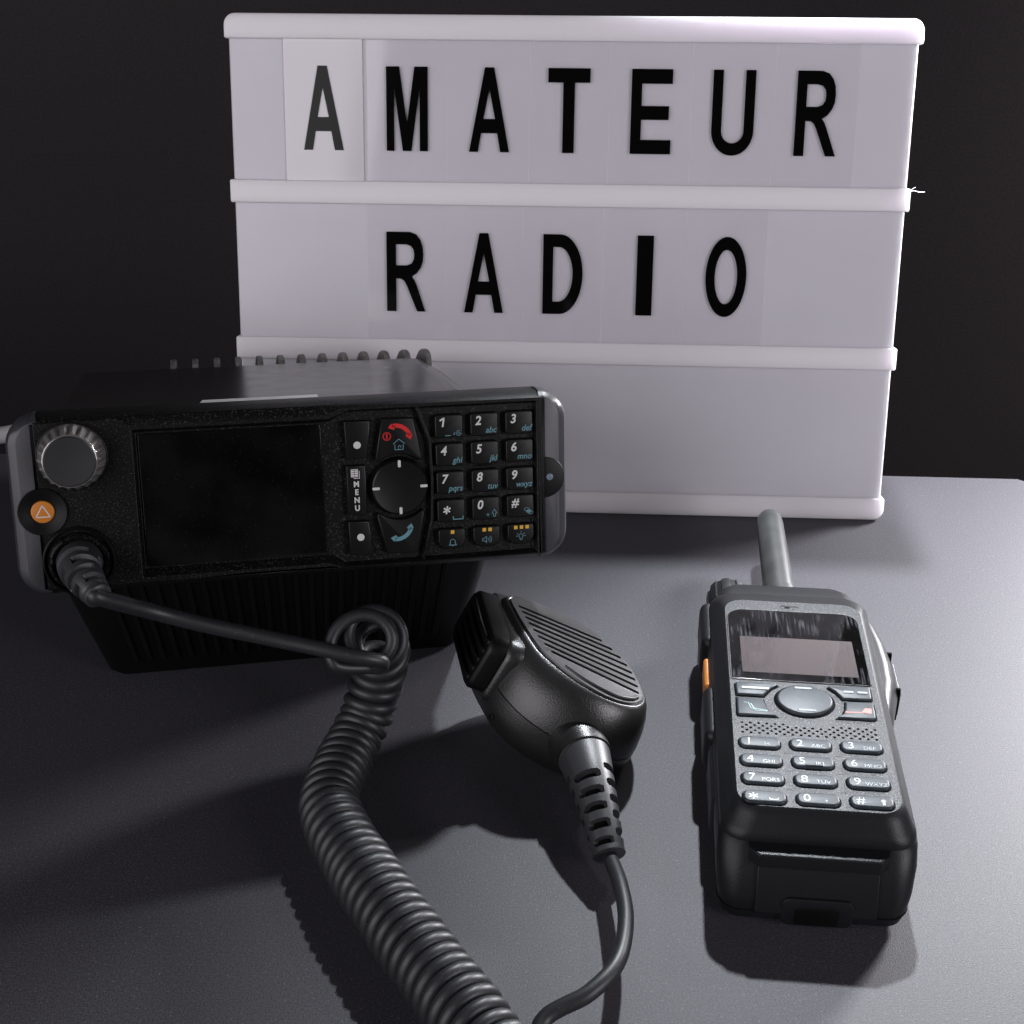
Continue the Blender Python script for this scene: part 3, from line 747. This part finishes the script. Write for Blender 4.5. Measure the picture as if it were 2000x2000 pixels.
# ------------------------------------------------------------------ handheld radio
WM = Matrix.Translation((.0915, .3095, 0)) @ Matrix.Rotation(math.radians(-5.6), 4, 'Z')
HR = root('handheld_radio', 'black handheld radio lying on its back with grey keypad face and stub antenna', 'walkie-talkie', WM)
def handheld():
    def rg(x0, x1, y0, y1, r, z): return [(x, y, z) for x, y in rrect(x0, x1, y0, y1, r, 8)]
    # rear housing and battery
    rings = [rg(-25.5, 25, -.5, 138, 5, 1.0), rg(-27.8, 27.2, -2.8, 140, 6, 2.6), rg(-28.8, 28.4, -3.6, 141, 7, 6), rg(-29.6, 29.4, -2.6, 142, 7, 12), rg(-30.0, 30.4, .2, 143, 8, 19), rg(-29.6, 30.4, 3.6, 142, 8, 24.5), rg(-28.9, 29.6, 5.2, 141, 8, 26.2)]
    G().loft(rings).mk('housing', WALKS, HR)
    # front shell: sloped flanks up to the flat face
    rings = [rg(-28.9, 29.6, 4.8, 140, 8, 25.9), rg(-29.3, 30.0, 4.2, 140.2, 8.2, 26.4), rg(-28.9, 29.6, 4.2, 140, 8, 28.4), rg(-27.9, 28.6, 5.2, 138.5, 8.4, 29.9),
             rg(-26.2, 26.9, 7.4, 133, 8, 33.6), rg(-25.2, 25.6, 8.6, 127, 7.4, 35.4), rg(-24.5, 24.8, 9.6, 124.5, 6.8, 35.95), rg(-24.0, 24.2, 10.2, 123.8, 6.4, 36.0)]
    G().loft(rings[:-1], True, False).mk('front_shell', WALKS, HR, angle=50)
    face = [(p[0], p[1]) for p in rings[-2]]
    g = G(); 
    holes = []
    for i in range(5):          # speaker perforation, staggered rows
        for k in range(17):
            x = -21.4 + k*2.66 + (1.33 if i % 2 else 0); y = 44.9 + i*1.28
            if x > 21.8: continue
            if i == 4 and -8 < x < 7.6: continue
            holes.append(circ(x, y, .52, 10))
    g.holes(face, holes, XY(35.96))
    for h in holes: g.wall([(x, y, 35.96) for x, y in h], [(x, y, 35.2) for x, y in h])
    fp = g.mk('face_plate', WALK, HR, angle=40)
    slab(rrect(-23, 23, 43.6, 51.6, 1, 2), 35.0, 35.25, bev=.05).mk('speaker_backing', DEEP, fp)
    # bright collar over the battery compartment at the bottom end
    rings = [[(x, y, z) for x, z in rrect(-20.5, 21.5, 8, 25.6, [1, 2.5, 2.5, 1], 4)] for y, z in ()]
    col = [(-20.6, 1.8), (-17.8, -1.2), (18.0, -1.2), (21.0, 2.0), (22, 12), (-22, 12)]
    slab(col, 21.5, 26.2, bev=.6).mk('battery_collar', WALKS, HR)
    G().loft([[(x, y, z) for x, y in [(-18+d, y0+d), (18.4-d, y0+d), (18.4-d, 12), (-18+d, 12)]] for z, y0, d in ((5.5, -4.4, .8), (6.2, -4.5, 0), (12, -3.5, 0), (19, -.9, 0), (23, .9, .2))]).mk('battery_panel', WALKS, HR, bevel=.5)
    # battery latch
    o = G(); 
    lt = rrect(-10, 11.4, 2.0, 12.5, 2.6, 5)
    G().loft([[(x, -4.5, z) for x, z in inset(lt, .6)], [(x, -4.2, z) for x, z in lt], [(x, 4, z) for x, z in lt]]).mk('battery_latch', WALKS, HR)
    l2 = rrect(-6.2, 7.4, 2.6, 9.6, 1.4, 4)
    G().loft([[(x, -4.8, z) for x, z in inset(l2, .6)], [(x, -4.55, z) for x, z in l2], [(x, 3, z) for x, z in l2]]).mk('latch_tab', PLASTS, HR)
    # seam lines round the foot
    for z, d in ((6.2, .12),):
        L = rrect(-28.85, 28.45, -3.6, 141, 7, 8)
        G().tube([(x, y-.0, z) for x, y in L] + [(L[0][0], L[0][1], z)], .22, 6, cap=False).mk('housing_seam', DEEP, HR)
    # screen
    sl = rrect(-23.6, 22.9, 74.2, 117.6, [.8, 5.5, 5.5, .8], 8)
    sc_ = slab(sl, 35.9, 36.12, bev=.1).mk('display', INK, HR)
    slab(rrect(-19.9, 19.5, 78.4, 100.2, .3, 2), 36.05, 36.16, bev=.03).mk('lcd_area', LCD, sc_)
    sw = inset(sl, .15)
    G().loft([[(x, y, z) for x, y in sw] for z in (36.24, 36.36)]).mk('display_window', SMEAR, sc_)
    # bezel line around screen
    L = inset(sl, -.25)
    G().tube([(x, y, 36.02) for x, y in L] + [(L[0][0], L[0][1], 36.02)], .28, 6, cap=False).mk('display_bezel', WALKS, HR)
    # microphone slit above the screen
    slab(rrect(-4.2, 2.6, 119.9, 121.8, .9, 4), 35.9, 36.06, bev=.05).mk('microphone_slit', WALKS, HR)
    slab(rrect(-2.6, -.6, 120.1, 121.1, .45, 3), 36.0, 36.1, bev=.03).mk('microphone_hole', DEEP, HR)
    # number keys with legends
    legs = [('1','!<'),('2','ABC'),('3','DEF'),('4','GHI'),('5','JKL'),('6','MNO'),('7','PQRS'),('8','TUV'),('9','WXYZ'),('*',''),('0','+'),('#','')]
    for i, (d, s) in enumerate(legs):
        c, r = i % 3, i // 3
        x, y = -16.4 + 16.05*c, 39.6 - 8.75*r + (c-1)*.35
        w, h = 6.5, 2.75
        L = rrect(x-w, x+w, y-h, y+h, 2.2, 6)
        slab(inset(L, -.45), 35.9, 36.04, bev=.05).mk('key_recess', DEEP, HR) if False else None
        # dark gap round the key
        k = slab(L, 35.7, 37.0, bev=.8, steps=4).mk('number_key', WKEY, HR, angle=60)
        slab(inset(L, -.42), 35.9, 36.05, bev=.04).mk('key_gap', DEEP, k)
        text('key_digit', d, 4.5 if d != '*' else 6.4, WLEG, k, None, (x-3.4, y-1.5 if d != '*' else y-3.4), 'XY', 37.03, 0, -.03 if d!='*' else 0, 1.05, 'CENTER')
        if s: text('key_lettering', s, 2.2, WLEG, k, None, (x+2.3, y-1.7), 'XY', 37.03, 0, -.03, 1.05, 'CENTER')
        g = G(); f2 = XY(37.03)
        if i == 9: g.stroke([(x+1.4,y-.8),(x+1.4,y-1.4),(x+4,y-1.4),(x+4,y-.8)], .25, f2)
        if i == 11: g.poly([(x+2.9,y-1.6),(x+3.7,y-1.6),(x+3.7,y),(x+4.3,y),(x+3.3,y+.9),(x+2.3,y),(x+2.9,y)], f2)
        if g.v: g.mk('key_symbol', WLEG, k, smooth=False)
        if i == 4: slab(rrect(x-2.6, x+2.8, y-2.4, y-1.7, .3, 3), 36.6, 37.25, bev=.15).mk('key_bump', WALKS, k)
    # faint mould lines between the key rows
    for r in range(5):
        y = 44.0 - 8.75*r
        for x0, x1 in ((-9.2, -7.4), (6.8, 8.6)):
            g = G().box(x0, x1, y-.06, y+.06, 35.9, 35.99).mk('face_seam', DEEP, HR)
    # navigation key
    e = circ(-.2, 63, 9.3, 56, 8.2)
    nvk = slab(e, 35.7, 37.2, bev=.9, steps=4).mk('navigation_key', WKEY, HR, angle=60)
    slab(inset(e, -.8), 35.9, 36.08, bev=.04).mk('key_gap', DEEP, nvk)
    slab(rrect(-3.2, 2.6, 68.5, 69.5, .5, 3), 37.0, 37.4, bev=.15).mk('direction_mark', WLEG, nvk)
    slab(rrect(-2.9, 3.1, 56.4, 57.3, .45, 3), 37.0, 37.4, bev=.15).mk('direction_mark', WLEG, nvk)
    # four shaped keys around it
    def shaped(name, loop, mark=None, mm=WLEG):
        k = slab(loop, 35.7, 36.95, bev=.6, steps=3).mk(name, WKEY, HR, angle=60)
        slab(inset(loop, -.45), 35.9, 36.06, bev=.04).mk('key_gap', DEEP, k)
        return k
    f2 = XY(37.0)
    k = shaped('soft_key', [(-22.6,64.4),(-13.6,64.4)] + [(-12.4,66.4),(-10.9,68.6),(-8.6,70.8)] + [(-9.2,71.3),(-22.2,71.3),(-22.8,70.6)])
    slab(rrect(-21.0, -11.6, 67.2, 68.4, .55, 3), 36.9, 37.3, bev=.15).mk('key_mark', WLEG, k)
    k = shaped('call_key', [(-22.4,53.2),(-10.0,53.6),(-12.0,56.0),(-13.3,58.8),(-14.0,62.8),(-22.6,62.8),(-22.8,54.0)])
    g = G(); g.stroke([(-18.2,59.2),(-17.3,56.8),(-16.2,56.4),(-12.9,55.8)], .28, f2); g.stroke([(-20.4,59.6),(-19.0,59.6),(-18.3,57.0),(-16.4,55.6),(-13,55.4)], .22, f2); g.mk('call_icon', WGRN, k, smooth=False)
    k = shaped('soft_key', [(12.6,65.0),(21.8,65.2),(22.2,66.0),(22.2,71.8),(21.6,72.4),(8.4,71.6),(8.2,71.0),(10.4,68.8)])
    for x0 in (13.0, 17.6): slab(rrect(x0, x0+3.4, 67.9, 68.9, .45, 3), 36.9, 37.3, bev=.15).mk('key_mark', WLEG, k)
    k = shaped('end_call_key', [(9.8,54.6),(21.6,54.6),(22.3,55.4),(22.3,63.2),(13.2,63.4),(12.8,59.6),(11.8,56.8)])
    g = G(); g.poly([(18.6,57.4),(21.0,57.4),(21.2,60.0),(19.2,60.0),(18.0,58.2)], f2); g.stroke([(12.6,57.4),(18.8,57.6)], .4, f2); g.mk('end_call_icon', WRED, k, smooth=False)
    # left side: rubber grip pads and the orange button
    def side(x_in, x_out, y0, y1, z0, z1, m, name, bev=1.6):
        a = min(x_in, x_out); b = max(x_in, x_out)
        return G().box(a, b, y0, y1, z0, z1).mk(name, m, HR, bevel=bev, seg=4)
    side(-25, -32.6, 111, 139, 8, 26, WALKS, 'side_key', 3.4)
    side(-29, -31.6, 90, 107.5, 12, 21, ORANGE, 'side_button', 1.4)
    side(-25, -32.6, 57, 86, 8, 25, WALKS, 'talk_key', 3.4)
    side(-25, -31.0, 27, 58, 6, 22, WALKS, 'side_grip', 2.8)
    # right side: accessory socket cover, shoulder
    cv = [(26, 136), (30.0, 134), (33.4, 128), (35.2, 117), (36.0, 104), (35.6, 93), (33.0, 80), (30.4, 66), (26, 60)]
    G().loft([[(26 + (x-26)*f, y, z) for x, y in cv] for z, f in ((5, .95), (9, 1.08), (19, 1.14), (23.5, 1.0), (26.0, .7))]).mk('socket_cover', WALKS, HR, bevel=3.0, seg=5)
    G().box(32.5, 38.3, 94, 113, 9, 19.5).mk('cover_catch', WALKS, HR, bevel=.9)
    G().box(32, 37.4, 113.8, 115.2, 9, 22.5).mk('cover_slot', DEEP, HR, bevel=.3)
    G().box(32, 37.4, 91.8, 93.2, 9, 22.5).mk('cover_slot', DEEP, HR, bevel=.3)
    # top end shoulder, antenna and knob
    rings = [[(x, y, z) for x, z in rrect(-27+d, 27-d, 8+d*.4, 30-d*.5, 6, 6)] for y, d in ((138, 0), (144, 1), (148, 3.5), (150, 7))]
    G().loft(rings).mk('top_end', WALKS, HR)
    def lathe(prof, c, n=40, fn=None):   # along y
        return [[(c[0] + (r if fn is None else fn(r, 2*pi*k/n))*math.cos(2*pi*k/n), y, c[1] + (r if fn is None else fn(r, 2*pi*k/n))*math.sin(2*pi*k/n)) for k in range(n)] for y, r in prof]
    G().loft(lathe([(144, 7.2), (153, 7.0), (154, 6.3), (190, 5.9), (211, 5.6), (215, 5.2), (217.5, 4.2), (218.8, 2.6), (219.2, .2)], (-.6, 20.5))).mk('antenna', ANT, HR)
    G().loft(lathe([(142, 8.4), (150, 8.4), (153.5, 8.0), (154.6, 6.8)], (-21.0, 19.5), 120, lambda r, a: r*(1 - .07*(math.cos(9*a) > .2)))).mk('channel_knob', WALKS, HR, bevel=0)
handheld()

# a pale lead at the very left edge behind the big radio
o = G().tube(spline([(-260, 520, 60), (-215, 500, 72), (-192, 478, 84), (-176, 470, 92)], 8), 3.4, 16).mk('power_lead', material('grey_lead', .3, .5))
tag(o, 'thick grey lead at the left edge behind the big radio', 'cable')

# ------------------------------------------------------------------ camera
cam = bpy.data.cameras.new('camera'); co = bpy.data.objects.new('camera', cam); COL.objects.link(co)
co.location = (0, 0, .314658); co.rotation_euler = (math.radians(61), 0, 0)
cam.sensor_width = 36; cam.lens = 48.6; cam.clip_start = .01; cam.clip_end = 20
SC.camera = co

# ------------------------------------------------------------------ light
w = bpy.data.worlds.new('World'); SC.world = w; w.use_nodes = True
w.node_tree.nodes['Background'].inputs[0].default_value = (.010, .010, .012, 1); w.node_tree.nodes['Background'].inputs[1].default_value = 1
def area(name, loc, tgt, size, power, col=(1, 1, 1), spread=180, sy=None):
    l = bpy.data.lights.new(name, 'AREA'); l.size = size; l.energy = power; l.color = col; l.spread = math.radians(spread)
    if sy: l.shape = 'RECTANGLE'; l.size_y = sy
    else: l.shape = 'DISK'
    o = bpy.data.objects.new(name, l); COL.objects.link(o); o.location = loc
    o.rotation_euler = (Vector(tgt) - Vector(loc)).to_track_quat('-Z', 'Y').to_euler(); return o
def spot(name, loc, tgt, power, ang, blend, rad, col):
    l = bpy.data.lights.new(name, 'SPOT'); l.energy = power; l.spot_size = math.radians(ang); l.spot_blend = blend; l.shadow_soft_size = rad; l.color = col
    o = bpy.data.objects.new(name, l); COL.objects.link(o); o.location = loc
    o.rotation_euler = (Vector(tgt) - Vector(loc)).to_track_quat('-Z', 'Y').to_euler(); return o
spot('key_lamp', (.165, .74, .50), (.22, .36, 0), 29, 66, 1.0, .011, (.90, .94, 1))
spot('rim_lamp', (.55, 1.05, .75), (.14, .36, 0), 6.5, 40, .8, .035, (1, .93, .92))
area('side_lamp', (.46, .74, .20), (.18, .50, .05), .10, 3.2, (.97, .96, 1), 140)
area('front_softbox', (-1.02, -.5, .52), (.0, .57, .12), 1.6, 14, (1, .955, 1), sy=1.0)
area('right_front_softbox', (.85, -.25, .38), (.0, .57, .12), .5, 5.5, (1, .955, 1))  # added fill to lift the sign's front, no known fixture
spot('backdrop_lamp', (1.1, .55, .8), (.80, 1.05, .2), 60, 52, 1, .05, (1, .93, .95))  # added spot to brighten the backdrop's right side, no known source

SC.render.engine = 'CYCLES'
SC.cycles.max_bounces = 8
SC.view_settings.view_transform = 'Standard'; SC.view_settings.look = 'None'; SC.view_settings.exposure = 0; SC.view_settings.gamma = 1
SC.view_settings.use_curve_mapping = False
